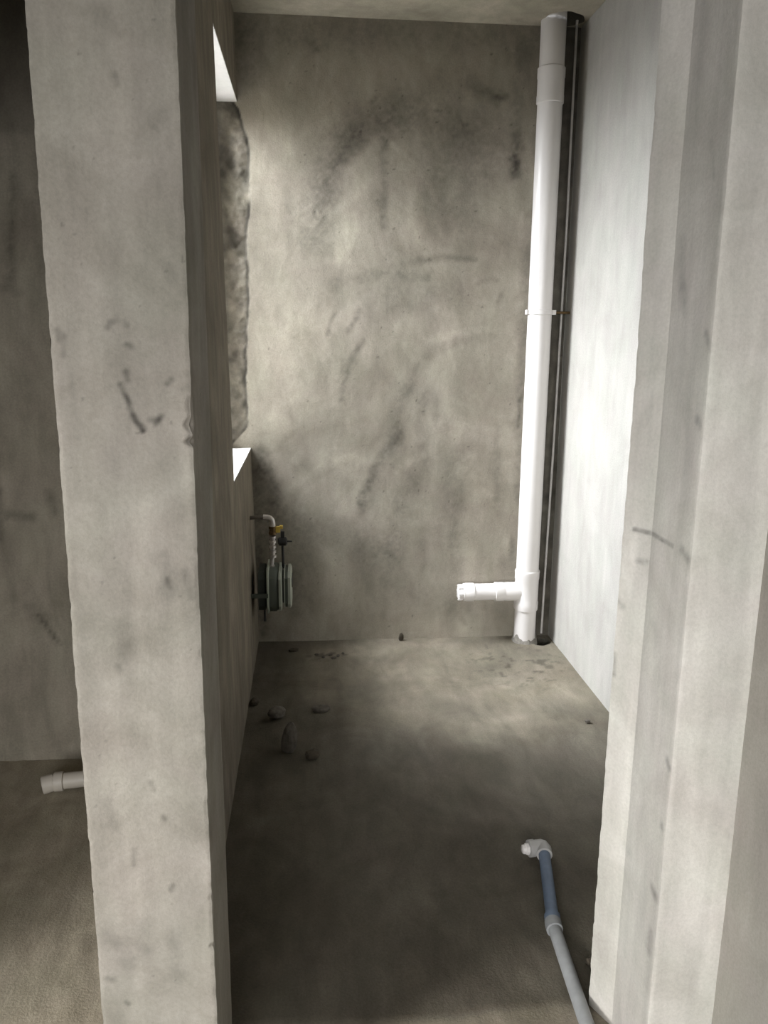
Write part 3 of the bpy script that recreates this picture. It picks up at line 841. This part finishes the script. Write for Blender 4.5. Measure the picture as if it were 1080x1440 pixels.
# ------------------------------------------------------------------ waste pipe on the bathroom floor
bp = empty('waste_pipe', (-.70, 2.53, 0))
tag(bp, 'short off-white plastic waste pipe lying on the bathroom floor left of the pillar', 'pipe')
a = Vector((-.400, 2.57, .046)); b = Vector((-.842, 2.52, .036)); dr = (b - a).normalized()
Rel(bp).tube([a, b], .0265, 28).build('pipe_length', M_PVC_OLD)
Rel(bp).lathe(b - dr * .022, b + dr, [(0, .0270), (.003, .0315), (.030, .0315), (.032, .028)], 28).build('collar', M_PVC_OLD)
e = b + dr * .010; d3 = (dr + Vector((0, -.22, -.10))).normalized()
Rel(bp).lathe(e, e + d3, [(0, .028), (.022, .0295), (.036, .0295), (.038, .024)], 28).build('end_piece', M_PVC_OLD)

# ------------------------------------------------------------------ rubble on the kitchen floor
def stone(name, x, y, sx, sy, sz, mat, label, seed, rz=0.0, tilt=0.0, sub=3):
    b_ = bmesh.new()
    bmesh.ops.create_icosphere(b_, subdivisions=sub, radius=1)
    P = np.array([v.co[:] for v in b_.verts])
    k = 1 + 0.32 * fbm(P, 1.1, 2, seed) + 0.10 * fbm(P, 3.5, 2, seed + 5)
    P = P * k[:, None]
    P = np.sign(P) * np.abs(P) ** 0.9
    P = P * np.array([sx, sy, sz])
    ct, st = math.cos(tilt), math.sin(tilt)
    P = np.stack([P[:, 0] * ct + P[:, 2] * st, P[:, 1], -P[:, 0] * st + P[:, 2] * ct], 1)
    P[:, 2] -= P[:, 2].min()
    P[:, 2] = np.maximum(P[:, 2], 0.12 * sz)
    P[:, 2] -= P[:, 2].min() + 0.001
    for v, q in zip(b_.verts, P): v.co = q
    o = bm_obj(name, b_, mat, None, False)
    o.location = (x, y, 0.0); o.rotation_euler[2] = rz
    return tag(o, label, 'stone', 'rubble on the kitchen floor')
stone('rubble_stone', -.086, 2.735, .026, .030, .058, M_STONE, 'largest upright grey lump of rubble near the left wall', 101, .3, .15)
stone('rubble_stone', -.004, 2.680, .028, .022, .017, M_STONE_B, 'small brown lump of rubble right of the largest upright one', 102, .5)
stone('rubble_stone', -.144, 3.000, .040, .026, .024, M_STONE, 'flat grey lump of rubble behind the largest upright one', 103, .8, .2)
stone('rubble_stone', .030, 3.050, .034, .018, .016, M_STONE, 'thin flake of rubble farthest right in the cluster', 104, .1)
stone('rubble_stone', -.238, 3.125, .024, .018, .015, M_STONE_B, 'dark crumb of rubble lying against the left wall', 105, 1.2)
stone('rubble_stone', .440, 3.795, .012, .010, .020, M_STONE_B, 'tiny dark crumb at the foot of the back wall', 106, .2)
stone('rubble_stone', -.090, 3.690, .026, .014, .010, M_STONE_B, 'small dark crumb on the floor below the gas meter', 107, .2)
stone('rubble_stone', 1.075, 2.870, .010, .009, .008, M_STONE, 'tiny crumb beside the right wall', 108, .2, 0, 2)
stone('rubble_stone', .660, 1.640, .011, .010, .010, M_STONE_B, 'tiny dark crumb beside the grey water pipe at the jamb', 109, .2, 0, 2)
grit = [(.05, 3.60, 'second from the left'), (.085, 3.625, 'third from the left'), (.12, 3.61, 'second from the right'),
        (.145, 3.64, 'rightmost one'), (.02, 3.635, 'leftmost one'), (.10, 3.585, 'the one nearest the camera')]
for k, (x, y, which) in enumerate(grit):
    o = stone('rubble_stone', x, y, .008 + .003 * (k % 3), .007, .006, M_STONE, 'tiny grey crumb in the grit before the gas meter, ' + which, 120 + k, k * .7, 0, 2)
    o['group'] = 'crumbs in the grit patch'
